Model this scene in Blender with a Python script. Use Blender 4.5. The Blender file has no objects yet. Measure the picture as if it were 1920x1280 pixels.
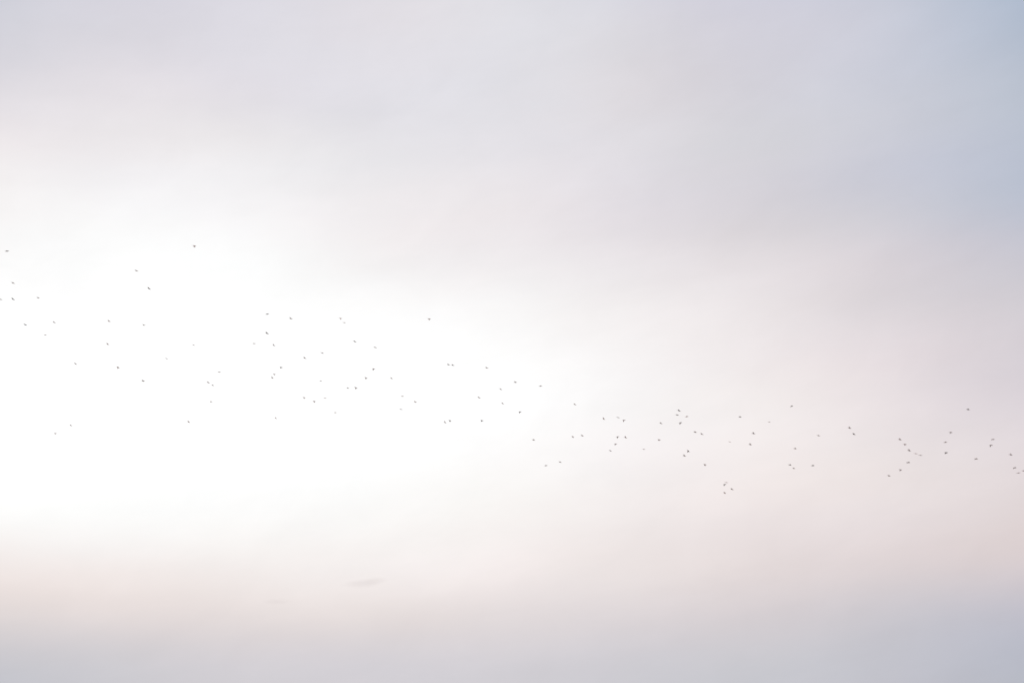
import bpy, bmesh, math, random, re
import numpy as np
from mathutils import Vector, Matrix

R = math.radians
S = bpy.context.scene
COL = S.collection

# ------------------------------------------------------------------ camera
PITCH, LENS, SENSOR = 22.0, 50.0, 36.0
EYE = Vector((0.0, 0.0, 1.65))
W0, H0 = 1920.0, 1280.0
FX = W0 * LENS / SENSOR
cd = bpy.data.cameras.new("camera")
cd.lens, cd.sensor_width, cd.sensor_fit = LENS, SENSOR, 'HORIZONTAL'
cd.clip_start, cd.clip_end = 0.1, 50000.0
cam = bpy.data.objects.new("camera", cd)
COL.objects.link(cam)
cam.location = EYE
cam.rotation_euler = (R(90 + PITCH), 0, 0)
S.camera = cam
FWD = Vector((0, math.cos(R(PITCH)), math.sin(R(PITCH))))
UPV = Vector((0, -math.sin(R(PITCH)), math.cos(R(PITCH))))
RGT = Vector((1, 0, 0))


def ray(x, y):
    """Unit direction of the sight line through a point of the photograph."""
    return (FWD + RGT * ((x - W0 / 2) / FX) + UPV * ((H0 / 2 - y) / FX)).normalized()


def azel(d):
    return math.degrees(math.atan2(d.x, d.y)), math.degrees(math.asin(d.z))


# ------------------------------------------------------------------ sky: cloud deck over a clear sky
SUN_DIR = ray(230, 745)                    # the bright patch where the sun stands behind the cloud
SUN_AZ, SUN_EL = azel(SUN_DIR)

YS = [0, 80, 160, 240, 320, 400, 480, 560, 640, 720, 800, 880, 960, 1040, 1120, 1160, 1200, 1280]
XS = [0, 240, 480, 720, 960, 1200, 1440, 1680, 1920]
W = (258, 258, 258)
Z = (264, 264, 264)
CLOUD = [
 [(207,207,216),(215,213,222),(221,219,227),(225,222,228),(225,224,230),(216,215,224),(208,207,219),(200,204,217),(178,190,208)],
 [(213,212,220),(220,217,224),(222,220,227),(227,224,230),(225,224,230),(218,216,222),(209,208,218),(203,205,217),(185,193,208)],
 [(221,218,224),(227,223,228),(225,222,229),(226,224,230),(224,223,229),(220,216,221),(210,209,218),(204,206,217),(189,196,209)],
 [(233,228,231),(233,229,232),(232,229,232),(227,225,230),(227,225,230),(221,218,223),(210,209,215),(205,206,216),(192,197,210)],
 [(243,239,240),(240,237,239),(241,239,241),(233,231,234),(231,227,231),(223,220,226),(212,210,217),(202,203,215),(187,194,209)],
 [(246,244,244),(249,248,249),(246,244,245),(240,236,238),(236,231,233),(225,220,225),(215,211,216),(206,205,213),(193,196,209)],
 [(250,249,249),(255,255,255),(251,251,251),(243,240,241),(239,235,237),(232,227,230),(224,219,223),(214,208,214),(200,199,209)],
 [W,W,(256,256,256),(252,251,251),(248,246,246),(241,237,238),(231,225,227),(216,211,216),(208,203,209)],
 [Z,Z,W,(257,257,257),(255,254,254),(244,240,240),(236,230,232),(225,217,221),(213,207,213)],
 [Z,Z,Z,W,(257,257,257),(248,245,245),(240,234,234),(229,221,224),(216,209,215)],
 [Z,Z,Z,W,(255,254,254),(248,244,244),(241,235,235),(232,224,226),(223,215,219)],
 [W,W,W,(254,254,254),(251,249,248),(245,240,240),(242,234,233),(233,225,225),(226,217,219)],
 [(254,254,253),(254,254,253),(252,251,250),(250,248,246),(247,243,241),(241,234,233),(237,228,228),(230,221,222),(222,212,213)],
 [(243,236,234),(246,240,238),(247,242,240),(247,242,241),(244,237,236),(236,228,227),(230,221,221),(223,213,214),(218,207,208)],
 [(232,223,221),(234,225,223),(236,228,226),(237,229,227),(235,227,226),(228,220,220),(221,212,213),(210,204,208),(200,196,204)],
 [(223,214,213),(227,218,217),(228,219,218),(228,220,219),(225,217,218),(217,211,214),(210,204,208),(199,197,204),(188,189,201)],
 [(209,206,210),(215,210,213),(219,213,215),(220,214,217),(218,213,216),(213,208,212),(206,203,208),(199,197,204),(189,190,201)],
 [(198,198,205),(205,203,208),(209,206,211),(211,208,213),(209,206,211),(203,202,208),(199,199,205),(193,193,202),(184,187,197)],
]
AZ0, AZ1, NU = -27.0, 27.0, 11
EL0, EL1, NV = 6.0, 38.0, 20
HU, HV = (AZ1 - AZ0) / (NU - 1), (EL1 - EL0) / (NV - 1)


def lin(c):
    c = c / 255.0
    return c / 12.92 if c <= 0.04045 else ((c + 0.055) / 1.055) ** 2.4


def b3(t):
    t = abs(t)
    return max(0.0, 2 - t) ** 3 / 6 - 4 * max(0.0, 1 - t) ** 3 / 6


def fit():
    rows, rhs = [], []
    lift = lambda x, y: (1.2, 1.0, 0.6) if x >= 1440 and 440 < y < 1000 else (0, 0, 0)
    for j, y in enumerate(YS):
        for i, x in enumerate(XS):
            a, e = azel(ray(x, y))
            bu = [b3((a - AZ0) / HU - k) for k in range(NU)]
            bv = [b3((e - EL0) / HV - k) for k in range(NV)]
            rows.append(np.outer(bv, bu).ravel())
            rhs.append([lin(c + k) for c, k in zip(CLOUD[j][i], lift(x, y))])
    lam = 0.06                              # light second-difference smoothing fills what no sample reaches
    for j in range(NV):
        for i in range(NU):
            for dj, di in ((0, 1), (1, 0)):
                if 0 <= j - dj and j + dj < NV and 0 <= i - di and i + di < NU:
                    r = np.zeros(NU * NV)
                    r[j * NU + i] = -2 * lam
                    r[(j - dj) * NU + i - di] += lam
                    r[(j + dj) * NU + i + di] += lam
                    rows.append(r)
                    rhs.append([0, 0, 0])
    c, *_ = np.linalg.lstsq(np.array(rows), np.array(rhs), rcond=None)
    return c.reshape(NV, NU, 3)


world = bpy.data.worlds.new("World")
S.world = world
world.use_nodes = True
nt = world.node_tree
N, L = nt.nodes, nt.links
N.clear()


def link(sock, v):
    if hasattr(v, 'is_output'):
        L.new(v, sock)
    else:
        sock.default_value = v


def M(op, a, b=0.0, c=None, clamp=False):
    n = N.new('ShaderNodeMath')
    n.operation = op
    n.use_clamp = clamp
    link(n.inputs[0], a)
    if op not in ('ABSOLUTE', 'ARCSINE'):
        link(n.inputs[1], b)
    if c is not None:
        link(n.inputs[2], c)
    return n.outputs[0]


def VM(op, a, b=None, c=None, scale=None):
    n = N.new('ShaderNodeVectorMath')
    n.operation = op
    link(n.inputs[0], a)
    if b is not None:
        link(n.inputs[1], b)
    if c is not None:
        link(n.inputs[2], c)
    if scale is not None:
        link(n.inputs['Scale'], scale)
    return n.outputs[0]


def MR(v, a, b, c=0.0, d=1.0, smooth=True):
    n = N.new('ShaderNodeMapRange')
    n.interpolation_type = 'SMOOTHSTEP' if smooth else 'LINEAR'
    n.clamp = True
    link(n.inputs[0], v)
    for k, x in enumerate((a, b, c, d)):
        n.inputs[1 + k].default_value = x
    return n.outputs[0]


def noise(vec, scale, detail, rough=0.5):
    n = N.new('ShaderNodeTexNoise')
    n.noise_dimensions = '3D'
    L.new(vec, n.inputs['Vector'])
    n.inputs['Scale'].default_value = scale
    n.inputs['Detail'].default_value = detail
    n.inputs['Roughness'].default_value = rough
    return n


tc = N.new('ShaderNodeTexCoord')
dirv = VM('NORMALIZE', tc.outputs['Generated'])
sp = N.new('ShaderNodeSeparateXYZ')
L.new(dirv, sp.inputs[0])
az = M('MULTIPLY', M('ARCTAN2', sp.outputs[0], sp.outputs[1]), 180 / math.pi)
el = M('MULTIPLY', M('ARCSINE', sp.outputs[2]), 180 / math.pi)
# the deck is streaked: its structure is drawn out along lines that sink to one side
cb = N.new('ShaderNodeCombineXYZ')
link(cb.inputs[0], M('MULTIPLY', M('ADD', az, M('MULTIPLY', el, 0.25)), 0.045))
link(cb.inputs[1], M('MULTIPLY', M('SUBTRACT', el, M('MULTIPLY', az, 0.12)), 0.13))
cb.inputs[2].default_value = 3.7
warp = noise(cb.outputs[0], 1.1, 4.0, 0.5)
ws = N.new('ShaderNodeSeparateXYZ')
L.new(warp.outputs['Color'], ws.inputs[0])
AMP = 0.9
az_w = M('ADD', az, M('MULTIPLY', M('SUBTRACT', ws.outputs[0], 0.5), AMP * 2.2))
el_w = M('ADD', el, M('MULTIPLY', M('SUBTRACT', ws.outputs[1], 0.5), AMP))
uu = M('DIVIDE', M('SUBTRACT', M('MINIMUM', M('MAXIMUM', az_w, AZ0 + HU * .5), AZ1 - HU * .5), AZ0), HU)
vv = M('DIVIDE', M('SUBTRACT', M('MINIMUM', M('MAXIMUM', el_w, EL0 + HV * .5), EL1 - HV * .5), EL0), HV)


def basis(x, k):
    t = M('ABSOLUTE', M('SUBTRACT', x, float(k)))
    p = M('POWER', M('MAXIMUM', M('SUBTRACT', 2.0, t), 0.0), 3.0)
    q = M('POWER', M('MAXIMUM', M('SUBTRACT', 1.0, t), 0.0), 3.0)
    return M('DIVIDE', M('SUBTRACT', p, M('MULTIPLY', q, 4.0)), 6.0)


CP = fit()
bu = [basis(uu, k) for k in range(NU)]
bv = [basis(vv, k) for k in range(NV)]
total = None
for j in range(NV):
    row = None
    for i in range(NU):
        c = tuple(float(v) for v in CP[j, i])
        if row is None:
            row = VM('SCALE', c, scale=bu[i])
        else:
            cbv = N.new('ShaderNodeVectorMath')
            cbv.operation = 'MULTIPLY_ADD'
            cbv.inputs[0].default_value = c
            L.new(bu[i], cbv.inputs[1])
            L.new(row, cbv.inputs[2])
            row = cbv.outputs[0]
    n = N.new('ShaderNodeVectorMath')
    n.operation = 'MULTIPLY_ADD'
    L.new(row, n.inputs[0])
    L.new(bv[j], n.inputs[1])
    if total is None:
        n.inputs[2].default_value = (0, 0, 0)
    else:
        L.new(total, n.inputs[2])
    total = n.outputs[0]

# faint mottling of the deck, in lightness and in warmth
fine = noise(VM('MULTIPLY', cb.outputs[0], (0.75, 1.2, 1.0)), 3.2, 7.0, 0.60)
fs = N.new('ShaderNodeSeparateXYZ')
L.new(fine.outputs['Color'], fs.inputs[0])
puff_in = N.new('ShaderNodeCombineXYZ')     # softer tufts, drawn out along a steeper diagonal
link(puff_in.inputs[0], M('MULTIPLY', M('ADD', az, M('MULTIPLY', el, 1.3)), 0.085))
link(puff_in.inputs[1], M('MULTIPLY', M('SUBTRACT', el, M('MULTIPLY', az, 0.7)), 0.17))
puff_in.inputs[2].default_value = 9.1
puff = noise(puff_in.outputs[0], 1.9, 7.0, 0.60)
puff.inputs['Distortion'].default_value = 0.5
lum = M('ADD', 1.0, M('ADD', M('MULTIPLY', M('SUBTRACT', fs.outputs[0], 0.5), 0.085),
                      M('MULTIPLY', M('SUBTRACT', puff.outputs[0], 0.5), 0.08)))
warm = M('MULTIPLY', M('SUBTRACT', fs.outputs[1], 0.5), 0.022)
tint = N.new('ShaderNodeCombineXYZ')
link(tint.inputs[0], M('ADD', lum, warm))
link(tint.inputs[1], lum)
link(tint.inputs[2], M('SUBTRACT', lum, M('MULTIPLY', warm, 0.6)))
deck = VM('MULTIPLY', total, tint.outputs[0])
# beyond the part of the deck that faces the sun the cloud turns to even grey
away = M('MAXIMUM', MR(M('ABSOLUTE', az), 32.0, 80.0), MR(el, 40.0, 70.0))
mixa = N.new('ShaderNodeMix')
mixa.data_type = 'RGBA'
L.new(away, mixa.inputs[0])
L.new(deck, mixa.inputs[6])
mixa.inputs[7].default_value = (0.62, 0.61, 0.66, 1)
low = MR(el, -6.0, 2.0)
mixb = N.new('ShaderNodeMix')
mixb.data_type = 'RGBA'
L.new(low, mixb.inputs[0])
mixb.inputs[6].default_value = (0.34, 0.325, 0.32, 1)  # unseen world below the horizon, brightened as added fill for the birds' undersides
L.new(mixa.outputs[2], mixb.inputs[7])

sky = N.new('ShaderNodeTexSky')
sky.sky_type = 'NISHITA'
sky.sun_disc = False
sky.sun_elevation = R(SUN_EL)
sky.sun_rotation = R(SUN_AZ)
bg_sky = N.new('ShaderNodeBackground')
L.new(sky.outputs[0], bg_sky.inputs[0])
bg_sky.inputs[1].default_value = 0.10
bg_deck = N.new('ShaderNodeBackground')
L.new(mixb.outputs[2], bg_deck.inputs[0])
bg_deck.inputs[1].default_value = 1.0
# the deck thins towards the upper side facing away from the sun, where clear sky shows through
thin = M('MULTIPLY', MR(az, 12.0, 26.0), MR(el, 18.0, 32.0))
cover = M('SUBTRACT', 1.0, M('MULTIPLY', thin, 0.10))
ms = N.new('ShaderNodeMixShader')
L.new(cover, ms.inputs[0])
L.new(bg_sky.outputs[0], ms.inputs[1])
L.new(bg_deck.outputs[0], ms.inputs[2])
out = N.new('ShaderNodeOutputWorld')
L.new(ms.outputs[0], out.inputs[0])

# ------------------------------------------------------------------ sun, veiled by the deck
sd = bpy.data.lights.new("sun", 'SUN')
sd.energy = 1.0
sd.angle = R(14)
sd.color = (1.0, 0.94, 0.88)
sun = bpy.data.objects.new("sun", sd)
COL.objects.link(sun)
sun.rotation_euler = SUN_DIR.to_track_quat('Z', 'Y').to_euler()

S.view_settings.view_transform = 'Standard'
S.view_settings.look = 'None'
S.view_settings.exposure = 0.0
S.view_settings.gamma = 1.0
S.view_settings.use_curve_mapping = False


# ------------------------------------------------------------------ cloud wisps: real volumes of thin cloud
def wisp_material(name, dens, seed):
    m = bpy.data.materials.new(name)
    m.use_nodes = True
    t = m.node_tree
    t.nodes.clear()
    o = t.nodes.new('ShaderNodeOutputMaterial')
    v = t.nodes.new('ShaderNodeVolumePrincipled')
    v.inputs['Color'].default_value = (0.72, 0.63, 0.62, 1)
    t.links.new(v.outputs[0], o.inputs['Volume'])
    c = t.nodes.new('ShaderNodeTexCoord')
    ln = t.nodes.new('ShaderNodeVectorMath')
    ln.operation = 'LENGTH'
    nz = t.nodes.new('ShaderNodeTexNoise')
    nz.inputs['Scale'].default_value = 2.2
    nz.inputs['Detail'].default_value = 3
    mp = t.nodes.new('ShaderNodeMapping')
    mp.inputs['Location'].default_value = (seed, 0, 0)
    t.links.new(c.outputs['Object'], ln.inputs[0])
    t.links.new(c.outputs['Object'], mp.inputs['Vector'])
    t.links.new(mp.outputs[0], nz.inputs['Vector'])
    a = t.nodes.new('ShaderNodeMath')
    a.operation = 'MULTIPLY_ADD'
    a.inputs[1].default_value = 0.9
    t.links.new(nz.outputs[0], a.inputs[0])
    t.links.new(ln.outputs['Value'], a.inputs[2])
    r = t.nodes.new('ShaderNodeMapRange')
    r.interpolation_type = 'SMOOTHSTEP'
    r.inputs[1].default_value = 1.35
    r.inputs[2].default_value = 0.55
    r.inputs[3].default_value = 0.0
    r.inputs[4].default_value = dens
    t.links.new(a.outputs[0], r.inputs[0])
    t.links.new(r.outputs[0], v.inputs['Density'])
    return m


def wisp(x, y, wpx, hpx, tilt, dist, dens, seed, label):
    bm = bmesh.new()
    bmesh.ops.create_icosphere(bm, subdivisions=4, radius=1.0)
    rnd = random.Random(seed)
    ph = [rnd.uniform(0, 6.28) for _ in range(6)]
    for v in bm.verts:
        k = 1 + 0.10 * math.sin(3.1 * v.co.x + ph[0]) * math.cos(4.3 * v.co.z + ph[1]) \
            + 0.07 * math.sin(6.7 * v.co.x + ph[2] + 3 * v.co.y)
        v.co *= k
    me = bpy.data.meshes.new("cloud_wisp")
    bm.to_mesh(me)
    bm.free()
    o = bpy.data.objects.new("cloud_wisp", me)
    COL.objects.link(o)
    d = ray(x, y)
    half_w, half_h = wpx / 2 / FX * dist, hpx / 2 / FX * dist
    o.matrix_world = Matrix.Translation(EYE + d * dist) @ Matrix.Rotation(R(-tilt), 4, d) @ \
        Matrix.Diagonal((half_w, half_w * 0.6, half_h, 1))
    me.materials.append(wisp_material("thin_cloud", dens, seed))
    o['label'], o['category'], o['group'] = label, 'cloud', 'cloud wisps low in the sky'
    return o


wisp(686, 1092, 112, 19, 9, 4000, 0.0044, 3,
     "thin grey cloud wisp low in the sky, the longer and darker of the two")
wisp(520, 1127, 78, 12, 3, 4000, 0.0032, 8,
     "very faint short grey cloud wisp, below and left of the darker one")

# ------------------------------------------------------------------ bird models
pm = bpy.data.materials.new("plumage")
pm.use_nodes = True
pt = pm.node_tree
ps = pt.nodes['Principled BSDF']
ps.inputs['Roughness'].default_value = 0.75
ps.inputs['Specular IOR Level'].default_value = 0.25
oi = pt.nodes.new('ShaderNodeObjectInfo')
co = pt.nodes.new('ShaderNodeTexCoord')
nz = pt.nodes.new('ShaderNodeTexNoise')
nz.inputs['Scale'].default_value = 14
pt.links.new(co.outputs['Object'], nz.inputs['Vector'])
rp = pt.nodes.new('ShaderNodeValToRGB')
rp.color_ramp.elements[0].position = 0.25
rp.color_ramp.elements[0].color = (0.42, 0.35, 0.34, 1)
rp.color_ramp.elements[1].position = 0.75
rp.color_ramp.elements[1].color = (0.62, 0.50, 0.48, 1)
av = pt.nodes.new('ShaderNodeMath')
av.operation = 'MULTIPLY_ADD'
av.inputs[1].default_value = 0.6
pt.links.new(oi.outputs['Random'], av.inputs[0])
hf = pt.nodes.new('ShaderNodeMath')
hf.operation = 'MULTIPLY'
hf.inputs[1].default_value = 0.4
pt.links.new(nz.outputs[0], hf.inputs[0])
pt.links.new(hf.outputs[0], av.inputs[2])
pt.links.new(av.outputs[0], rp.inputs[0])
tn = pt.nodes.new('ShaderNodeMix')                 # each bird's own plumage tone
tn.data_type, tn.blend_type = 'RGBA', 'MULTIPLY'
tn.inputs[0].default_value = 1.0
pt.links.new(rp.outputs[0], tn.inputs[6])
pt.links.new(oi.outputs['Color'], tn.inputs[7])
pt.links.new(tn.outputs[2], ps.inputs['Base Color'])


def loft(bm, rings, cap=True):
    vr = [[bm.verts.new(p) for p in r] for r in rings]
    n = len(vr[0])
    for a, b in zip(vr, vr[1:]):
        for k in range(n):
            bm.faces.new((a[k], a[(k + 1) % n], b[(k + 1) % n], b[k]))
    if cap:
        bm.faces.new(vr[0][::-1])
        bm.faces.new(vr[-1])


def bird_mesh(name, inner, outer, sweep_in, sweep_out, chord=1.0, reach=1.0, fan=1.0, slim=1.0):
    """A bird 0.46 m long, nose towards +X. inner / outer: rise of the inner and outer wing in degrees;
    sweep_in / sweep_out: how far each is drawn back, in degrees (negative: reaching forward)."""
    bm = bmesh.new()
    prof = [(0.232, 0.003, 0.0), (0.215, 0.007, 0.001), (0.195, 0.012, 0.004), (0.183, 0.022, 0.007), (0.160, 0.029, 0.009),
            (0.132, 0.030, 0.006), (0.100, 0.040, 0.0), (0.055, 0.052, -0.003), (0.0, 0.055, -0.004),
            (-0.055, 0.046, -0.002), (-0.100, 0.030, 0.002), (-0.135, 0.018, 0.004), (-0.15, 0.008, 0.004)]
    loft(bm, [[(x, slim * 0.86 * r * math.cos(t), z + slim * r * 0.78 * math.sin(t)) for t in [2 * math.pi * k / 16 for k in range(16)]]
              for x, r, z in prof])
    # tail: a flat fan that grows out of the rump
    rings = []
    for x, w, h in ((-0.09, 0.022, 0.012), (-0.14, 0.026, 0.009), (-0.19, 0.036 * fan, 0.007), (-0.225, 0.042 * fan, 0.006), (-0.235, 0.036 * fan, 0.005)):
        rings.append([(x - 0.006 * abs(math.cos(t)), w * math.cos(t), 0.004 + h * math.sin(t)) for t in [2 * math.pi * k / 12 for k in range(12)]])
    loft(bm, rings)
    # wings
    for s in (1, -1):
        p = Vector((0.062, 0.020 * s, 0.014))
        rings = []
        stations = [(0.00, 0.135, .016), (0.07, 0.140, .013), (0.15, 0.132, .011), (0.22, 0.122, .010), (0.29, 0.100, .009),
                    (0.36, 0.070, .008), (0.415, 0.038, .007), (0.44, 0.014, .006)]
        last = 0.0
        for d, c, th in stations:
            f = min(1.0, max(0.0, (d - 0.10) / 0.14))
            rise = R(inner + (outer - inner) * f)
            sw = R(sweep_in + (sweep_out - sweep_in) * f)
            step = (d - last) * reach * 0.72
            last = d
            p = p + Vector((-math.sin(sw), math.cos(sw) * math.cos(rise) * s, math.cos(sw) * math.sin(rise))) * step
            nrm = Vector((0, -math.sin(rise) * s, math.cos(rise)))
            ring = []
            for k in range(12):
                t = 2 * math.pi * k / 12
                cx = 0.5 * (math.cos(t) - 1) * c * chord
                camber = 0.10 * c * (1 - (2 * cx / (c * chord) + 1) ** 2)
                ring.append(p + Vector((cx, 0, 0)) + nrm * (th * math.sin(t) * (0.75 + 0.25 * math.cos(t)) + camber))
            rings.append([tuple(q) for q in (ring if s > 0 else ring[::-1])])
        loft(bm, rings)
    bmesh.ops.recalc_face_normals(bm, faces=bm.faces)
    raw = bpy.data.meshes.new(name + "_raw")
    bm.to_mesh(raw)
    bm.free()
    tmp = bpy.data.objects.new(name + "_raw", raw)
    COL.objects.link(tmp)
    rm = tmp.modifiers.new("join", 'REMESH')          # one continuous skin over trunk, wings and tail
    rm.mode = 'VOXEL'
    rm.voxel_size = 0.0042
    rm.use_smooth_shade = True
    sm = tmp.modifiers.new("soft", 'SMOOTH')
    sm.factor, sm.iterations = 0.5, 2
    me = bpy.data.meshes.new_from_object(tmp.evaluated_get(bpy.context.evaluated_depsgraph_get()))
    me.name = name
    bpy.data.objects.remove(tmp)
    bpy.data.meshes.remove(raw)
    me.materials.clear()
    me.materials.append(pm)
    return me


POSES = {
    'G': bird_mesh("bird_gliding", 6, 0, 4, 22),                         # wings level
    'U': bird_mesh("bird_wings_raised", 46, 32, 26, 54, 0.82),                 # upstroke, wings up and back
    'D': bird_mesh("bird_wings_lowered", -22, -38, -12, 2, 0.85),       # downstroke, wings down and forward
    'W': bird_mesh("bird_wings_cupped", -14, -38, 4, 12, 1.05),          # broad wings cupped down
    'A': bird_mesh("bird_wings_arched", 14, -26, 6, 20, 0.85),           # arched glide
    'H': bird_mesh("bird_wings_half_raised", 24, 16, 20, 50, 0.85),            # wings half raised
    'F': bird_mesh("bird_wings_folded", -8, -20, 44, 78, 0.55, 0.62, 0.8, 0.72),     # bounding flight, wings drawn in
}

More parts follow.
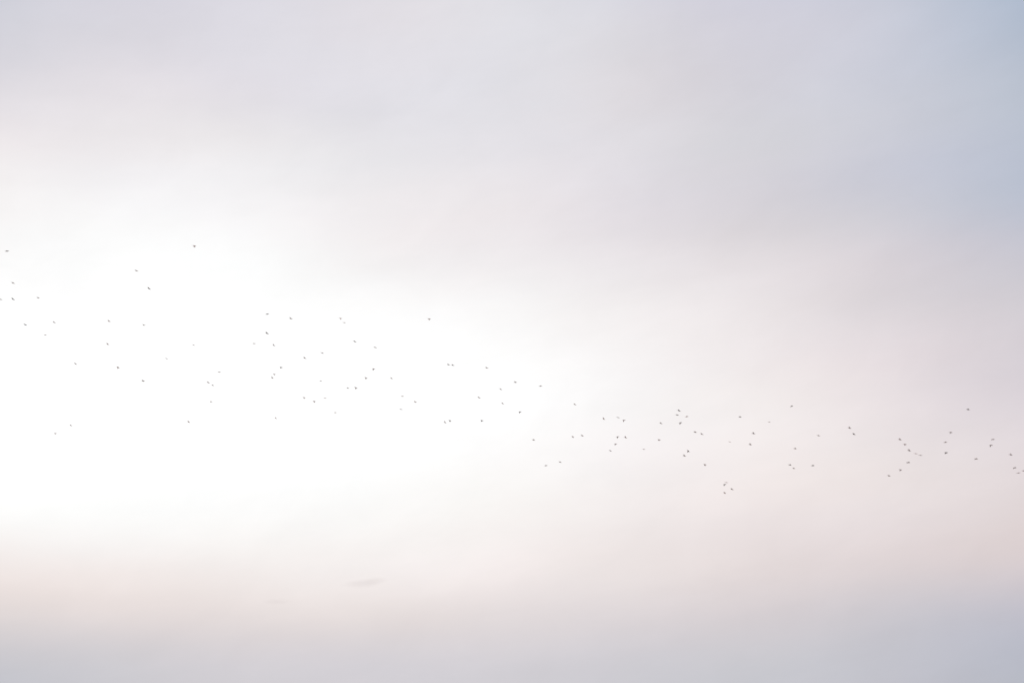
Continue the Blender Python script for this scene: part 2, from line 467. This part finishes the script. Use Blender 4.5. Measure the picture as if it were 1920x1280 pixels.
# x, y: place in the photograph; pose; tilt of the body in the picture plane (nose down positive);
# heading off the line of flight (positive: away from the viewer); bank; length in pixels; label
BIRDS = [
 (12.9,470.8,'A',-4,10,0,7.4,"dark bird flying level, highest one at the left edge of the flock"),
 (24.2,530.2,'A',24,10,0,7.0,"bird with drooping wingtip near left edge, halfway between highest bird there and the edge pair"),
 (0.5,561,'G',20,0,0,7.0,"bird cut off by the left edge of the picture, only its front showing"),
 (24.3,560.7,'G',34,0,6,7.4,"dark slanting bird just right of the bird cut off by the left edge"),
 (71.6,558.4,'H',10,0,0,5.8,"small bird level with the left edge pair, further right and alone"),
 (47.2,608.6,'G',22,0,0,7.4,"thin dark slanted bird near left edge, left of two paler birds"),
 (101.4,604.3,'H',20,10,0,6.2,"pale brownish bird, upper right neighbour of a tiny level bird near left edge"),
 (84.6,627.8,'G',0,14,-8,5.6,"tiny level bird below and left of a pale brownish one, near left edge"),
 (204.6,602.4,'U',12,0,0,6.4,"pale bird with wing raised back, left of a tiny arrow-shaped bird high in the glow"),
 (202.1,645.5,'U',10,0,0,6.4,"pinkish bird with raised wing, directly beneath another raised-wing bird in the bright glow"),
 (141.4,681.8,'G',32,0,5,6.8,"slender steeply slanted bird alone in the glow, left of a plump brown one"),
 (221.4,688.2,'W',28,0,10,6.8,"plump brown bird slanting down, right of a slender steep one in the glow"),
 (132.9,797.4,'H',18,20,0,5.6,"right and higher bird of the isolated low pair at far left"),
 (103.9,812,'W',6,14,0,5.4,"left and lower bird of the isolated low pair at far left"),
 (364.2,460.8,'D',14,0,0,7.2,"topmost bird of the whole flock, wing lowered in front"),
 (255.6,507.4,'G',19,0,0,7.4,"thin slanted bird, upper of two below and left of the topmost bird"),
 (279.2,540.8,'G',33,0,8,7.4,"dark steeply slanted bird, lower of two below and left of the topmost bird"),
 (269.8,609.6,'U',-6,25,0,5.8,"tiny arrow-shaped level bird, directly beneath the dark steeply slanted one"),
 (362.6,646.5,'F',22,0,0,6.8,"very faint thin bird, palest in the left half, above the close slanting pair"),
 (311.9,672,'F',20,0,0,7.0,"faint grey sliver of a bird, left and below the palest one"),
 (410.9,697.4,'G',-2,14,0,6.2,"level brownish bird just above and right of the close slanting pair"),
 (268.6,714.4,'U',4,0,0,6.8,"two-pronged bird with wing raised high, lowest of three spaced down the glow"),
 (390.3,717,'H',24,0,0,6.8,"upper left bird of the close slanting pair in the glow"),
 (399.1,722.3,'H',8,15,0,5.8,"lower right bird of the close slanting pair in the glow"),
 (395.9,752.4,'W',16,14,0,5.4,"wedge-shaped brownish bird directly below the close slanting pair"),
 (353.8,790.9,'H',24,0,0,6.8,"brown bird slanting down alone, lowest bird between the far left pair and the middle birds"),
 (501,588.8,'G',-13,10,4,6.8,"dark bird tilted upward, highest of the left middle cluster"),
 (545.3,597.3,'U',6,5,0,6.4,"brownish bird right of the dark upward-tilted one"),
 (500.6,624.9,'U',18,0,4,7.2,"darkest bird of the left middle cluster, wing raised, below the upward-tilted one"),
 (476.3,643.9,'G',2,0,0,6.4,"pale flat bird, lower left neighbour of the darkest raised-wing bird"),
 (513.2,647.3,'U',24,10,0,6.0,"small grey bird with raised wing, lower right neighbour of the darkest one"),
 (604,661.5,'G',20,0,-6,6.6,"thin grey slanted bird, right and slightly above another slanted bird"),
 (571.3,671.1,'H',24,0,0,6.8,"grey slanted bird with raised wing, left and slightly below a thinner one"),
 (527.1,688.4,'W',8,14,0,6.4,"stout dark bird above and right of two birds flying one over the other"),
 (514.1,701.2,'D',12,10,0,6.2,"upper bird of two flying one over the other below a stout dark one"),
 (510.4,708.4,'U',24,0,10,6.2,"tan bird with broad raised wing, lower of two flying one over the other"),
 (601.3,713.9,'A',6,14,0,5.6,"small hump-shaped grey bird alone between the middle clusters"),
 (569.9,744.9,'D',12,5,0,6.4,"leftmost bird of a loose row of three, wing lowered"),
 (588.9,751.9,'D',14,0,0,6.4,"middle and lowest bird of a loose row of three"),
 (609.3,746,'F',14,0,0,6.8,"very faint thin bird at the right end of a loose row of three"),
 (628.5,773.3,'G',-6,14,6,5.8,"brownish level bird below and right of a faint thin one"),
 (517.1,784,'U',20,20,0,5.8,"pale grey bird alone beneath the left middle cluster"),
 (638.3,596.5,'D',10,5,0,6.2,"pinkish bird just above and left of a faint sliver"),
 (645.3,604.7,'F',8,0,0,6.6,"faint sliver of a bird just below and right of a pinkish one"),
 (664.9,640,'G',25,0,4,7.0,"dark slender bird slanting down, left of a similar one in the middle glow"),
 (703.4,651.1,'G',20,0,0,7.0,"slender bird slanting down, right and below a similar darker one"),
 (804.4,597.6,'D',8,5,0,7.2,"lone bird highest over the centre, wing lowered"),
 (700.3,691.3,'W',4,14,14,6.4,"broad wedge-shaped bird pointing down, upper neighbour of a leaner wedge"),
 (685.9,708,'D',22,0,0,6.6,"lean wedge-shaped bird, lower left of the broad wedge-shaped one"),
 (734,709.2,'H',14,15,0,5.6,"small brownish oval bird right of the two wedge-shaped ones"),
 (652.1,727.3,'G',10,10,8,5.6,"left bird of a level pair, small and flat"),
 (667,726.5,'D',24,0,0,6.8,"right bird of a level pair, larger with wing lowered"),
 (754.4,742.6,'A',0,14,0,6.2,"pale hump-shaped bird, left of and above a brownish one right of the middle cluster"),
 (778.7,753.7,'U',2,10,0,6.2,"pinkish grey bird right of and below a pale hump-shaped one"),
 (751.7,767,'F',15,0,0,7.0,"thin grey sliver of a bird directly beneath the pale hump-shaped one"),
 (840.8,683.6,'U',2,5,0,6.2,"left bird of the nearly touching pair right of the centre glow"),
 (848.9,684.5,'H',14,5,0,6.2,"right and darker bird of the nearly touching pair"),
 (912.6,689.5,'H',8,5,0,6.6,"bird with raised wing, alone to the right of the nearly touching pair"),
 (966.5,716.7,'U',-8,10,0,6.2,"pink-grey level bird with spread wings, left of a flat upward-tilted one"),
 (1013.3,723.6,'G',-8,10,6,6.6,"flat bird tilted slightly upward at the right rim of the glow"),
 (938.7,729.4,'G',28,0,6,6.4,"slanted brown bird, highest of three spaced downward left of the centre line"),
 (898.1,745.3,'H',20,5,0,6.6,"pale brown bird, left of and between two slanted birds"),
 (942.5,756.3,'H',18,10,0,6.0,"small brown slanted bird below another, above left of the very dark stout one"),
 (975,771.8,'W',-6,14,12,5.8,"very dark stout bird at the lower rim of the glow"),
 (843.4,788,'D',8,15,0,6.0,"upper right and darker bird of a close low pair beneath the glow centre"),
 (834.4,791.9,'U',22,10,6,6.0,"lower left and paler bird of a close low pair"),
 (903.7,788,'W',10,14,6,6.0,"stubby bird flying alone midway between the close low pair and the very dark stout one"),
 (1077.8,758.1,'H',20,10,0,6.0,"faint pinkish bird alone, highest one just right of the glow"),
 (1132,785.3,'U',24,10,6,6.2,"brown bird with raised wing, left of a thin bird and a fluttering one"),
 (1158.9,782.5,'F',14,0,-10,6.8,"thin streak-like bird just above and left of a fluttering one"),
 (1170,787.3,'W',2,10,16,6.4,"fluttering triangular bird with wings cupped, right of a thin streak-like one"),
 (1000.4,824.4,'G',14,14,16,6.2,"oval pinkish bird alone, low at the glow's right rim"),
 (1074,818,'D',18,20,0,6.0,"left bird of a level pair, wing pointing down"),
 (1091.8,816.8,'U',0,15,0,6.0,"right bird of a level pair, arrow-shaped and brown"),
 (1158.1,818.5,'W',-8,14,16,6.0,"stubby grey bird, left of a reddish one, above two smaller birds"),
 (1173,820.2,'U',16,10,14,6.2,"reddish blurred bird with broad raised wing, right of a stubby grey one"),
 (1154.2,831.9,'W',2,14,10,6.0,"small grey wedge-shaped bird beneath the stubby grey one"),
 (1144.4,844.9,'H',14,15,0,5.8,"small slanted grey bird at the bottom of a downward string of three"),
 (1050,865.9,'G',14,10,10,6.2,"right and higher bird of the lowest spaced pair under the glow's right rim"),
 (1023.5,872.6,'G',-9,10,8,6.6,"left and lower bird of the lowest spaced pair, tilted upward"),
 (1273.2,769.8,'H',20,0,6,6.8,"dark bird topmost in a tight cluster of four"),
 (1269.5,777.6,'G',12,0,0,7.0,"flat dark bird, second from top and leftmost in a tight cluster of four"),
 (1287.7,780.9,'G',-12,10,12,6.6,"pale upward-tilted bird, rightmost in a tight cluster of four"),
 (1275.9,792.1,'W',-12,14,14,6.6,"stout dark bird, lowest in a tight cluster of four"),
 (1239.3,793.5,'H',16,5,4,6.2,"bird left of the tight cluster of four, by itself"),
 (1236,823.9,'W',8,14,0,6.2,"wedge-shaped bird directly beneath the lone one left of the tight cluster"),
 (1303.6,810.1,'H',6,5,6,6.6,"left bird of a slanting pair below the tight cluster of four"),
 (1315.9,813.6,'H',22,0,0,6.6,"right bird of a slanting pair below the tight cluster of four"),
 (1207,841.9,'G',0,14,0,5.6,"tiny faint level bird alone, below and left of the wedge-shaped one"),
 (1290.5,844.9,'D',38,5,12,6.8,"big dark bird diving steeply, upper one of a close pair"),
 (1283.3,854.4,'U',8,5,8,6.4,"arrow-shaped bird below and left of the dark diving one"),
 (1321.5,870.4,'D',14,5,0,6.6,"grey bird with lowered wing alone, below right of the diving pair"),
 (1387.2,781.3,'G',8,5,8,6.6,"flat dark bird alone, right of the tight cluster of four and level with it"),
 (1442.2,790.9,'F',2,20,0,6.4,"very faint curved bird, palest one in the upper right of centre"),
 (1413.1,812.7,'U',2,10,16,6.6,"greenish grey bird with broad raised wing, upper of two stacked"),
 (1368.1,828,'F',12,10,0,6.0,"palest sliver of a bird, hardly visible, left of two stacked raised-wing birds"),
 (1407,833.4,'U',-2,25,12,6.4,"triangular bird with wing straight up, lower of two stacked"),
 (1491,840.9,'H',-2,15,14,6.0,"small triangular bird alone, above the close lower pair"),
 (1481.2,871.3,'G',12,10,14,6.0,"upper left and darker bird of a close pair low on the right"),
 (1488.4,877.9,'H',0,20,0,5.6,"lower right and smaller bird of a close pair low on the right"),
 (1361.8,904.1,'F',6,10,6,7.0,"pale flat bird at the top of the lowest tight group"),
 (1358.8,907.7,'W',-6,14,14,6.0,"darkest stout bird of the lowest tight group, right under a pale flat one"),
 (1372.4,917,'H',18,5,4,6.6,"slanted bird at the right of the lowest tight group"),
 (1358.7,922.9,'D',22,10,0,6.2,"lowest bird of the whole flock, wing lowered"),
 (1484.3,761.5,'G',-13,14,14,6.0,"dark stout bird tilted upward, alone and highest between the centre and right groups"),
 (1534.4,816.3,'G',11,5,4,6.8,"slim flat bird alone, left of the slanting right-hand pair"),
 (1523.9,872.6,'G',-1,5,10,6.6,"dark level bird right of the close lower pair"),
 (1593.2,802.5,'U',4,10,14,6.6,"upper and paler bird of a slanting pair in the right part"),
 (1601,813.8,'H',18,5,4,6.6,"lower and very dark bird of a slanting pair in the right part"),
 (1687.6,824.1,'U',4,20,10,6.6,"raised-wing bird at the top of the descending chain on the right"),
 (1696.5,832.3,'D',4,5,0,6.4,"second bird from the top of the descending chain on the right"),
 (1704.9,844.7,'U',10,10,12,6.6,"broad raised-wing bird, third from the top of the descending chain"),
 (1717,850.1,'F',6,0,10,7.4,"left one of two faint slivers ending the descending chain"),
 (1725.7,853.2,'F',6,0,6,7.4,"right one of two faint slivers ending the descending chain"),
 (1703.3,866.7,'A',6,14,14,6.8,"hump-shaped bird, highest and rightmost of three climbing beneath the descending chain"),
 (1688.1,880.1,'D',6,5,10,6.4,"middle one of three climbing birds beneath the descending chain"),
 (1666.9,891.9,'H',4,15,4,6.4,"lowest and leftmost of three climbing birds beneath the descending chain"),
 (1782.4,810,'D',2,8,6,6.2,"wedge-shaped bird, highest in a column of three on the right"),
 (1772.4,828.9,'G',-6,5,6,7.2,"thin level bird, middle one in a column of three on the right"),
 (1773.9,848,'W',-2,8,4,6.8,"dark bird with wings spread and cupped, lowest in a column of three"),
 (1815.3,767.7,'H',0,15,10,6.4,"dark plump bird, highest one in the right part of the flock"),
 (1861.8,823.5,'A',0,6,4,7.0,"upper bird of a pair one above the other near right edge"),
 (1858.4,834.2,'W',0,14,16,6.4,"lower bird of a pair one above the other near right edge"),
 (1830.4,859.8,'A',4,10,12,6.8,"brownish bird alone, lower left of the pair near right edge"),
 (1895.5,852.6,'U',0,15,14,6.4,"plump bird near right edge, highest of the last four"),
 (1902.7,876.6,'A',-4,14,16,6.4,"stubby bird below the plump one, near right edge"),
 (1919,882.3,'G',4,5,4,6.8,"bird cut off by the right edge of the picture"),
 (1909.5,886.3,'F',-8,0,10,7.6,"thin upward-tilted sliver of a bird, lowest at the right edge"),
]

LENGTH = 0.467
rnd = random.Random(11)
first = {}
for x, y, pose, tilt, yaw, bank, px, label in BIRDS:
    me = POSES[pose]
    size = rnd.uniform(0.94, 1.06)
    d = ray(x, y)
    dist = LENGTH * size * FX / (px * 1.18)
    if pose not in first:
        o = first[pose] = bpy.data.objects.new("bird", me)
    else:
        o = first[pose].copy()
    COL.objects.link(o)
    # heading along the flock's line of flight, yaw turns it away, bank rolls the near wing up
    turn = Matrix.Rotation(R(yaw * rnd.choice((1, 1, 0.6))), 4, 'Z') @ Matrix.Rotation(math.asin(d.z) - R(bank), 4, 'X')
    o.matrix_world = Matrix.Translation(EYE + d * dist) @ Matrix.Rotation(R(tilt), 4, -d).inverted() @ turn @ \
        Matrix.Scale(size, 4)
    tone = 0.38 if 'dark' in label.split(',')[0].split(' of ')[0] else 1.2 if re.search('faint|pale', label.split(',')[0]) else 0.9
    warm = 1.08 if re.search('brown|pink|red|tan', label) else 1.0 if 'grey' in label else 1.04
    o.color = (min(1.3, tone * warm), tone, tone * (2 - warm), 1)
    o['label'], o['category'], o['group'] = label, 'bird', 'flock of birds crossing the sky'
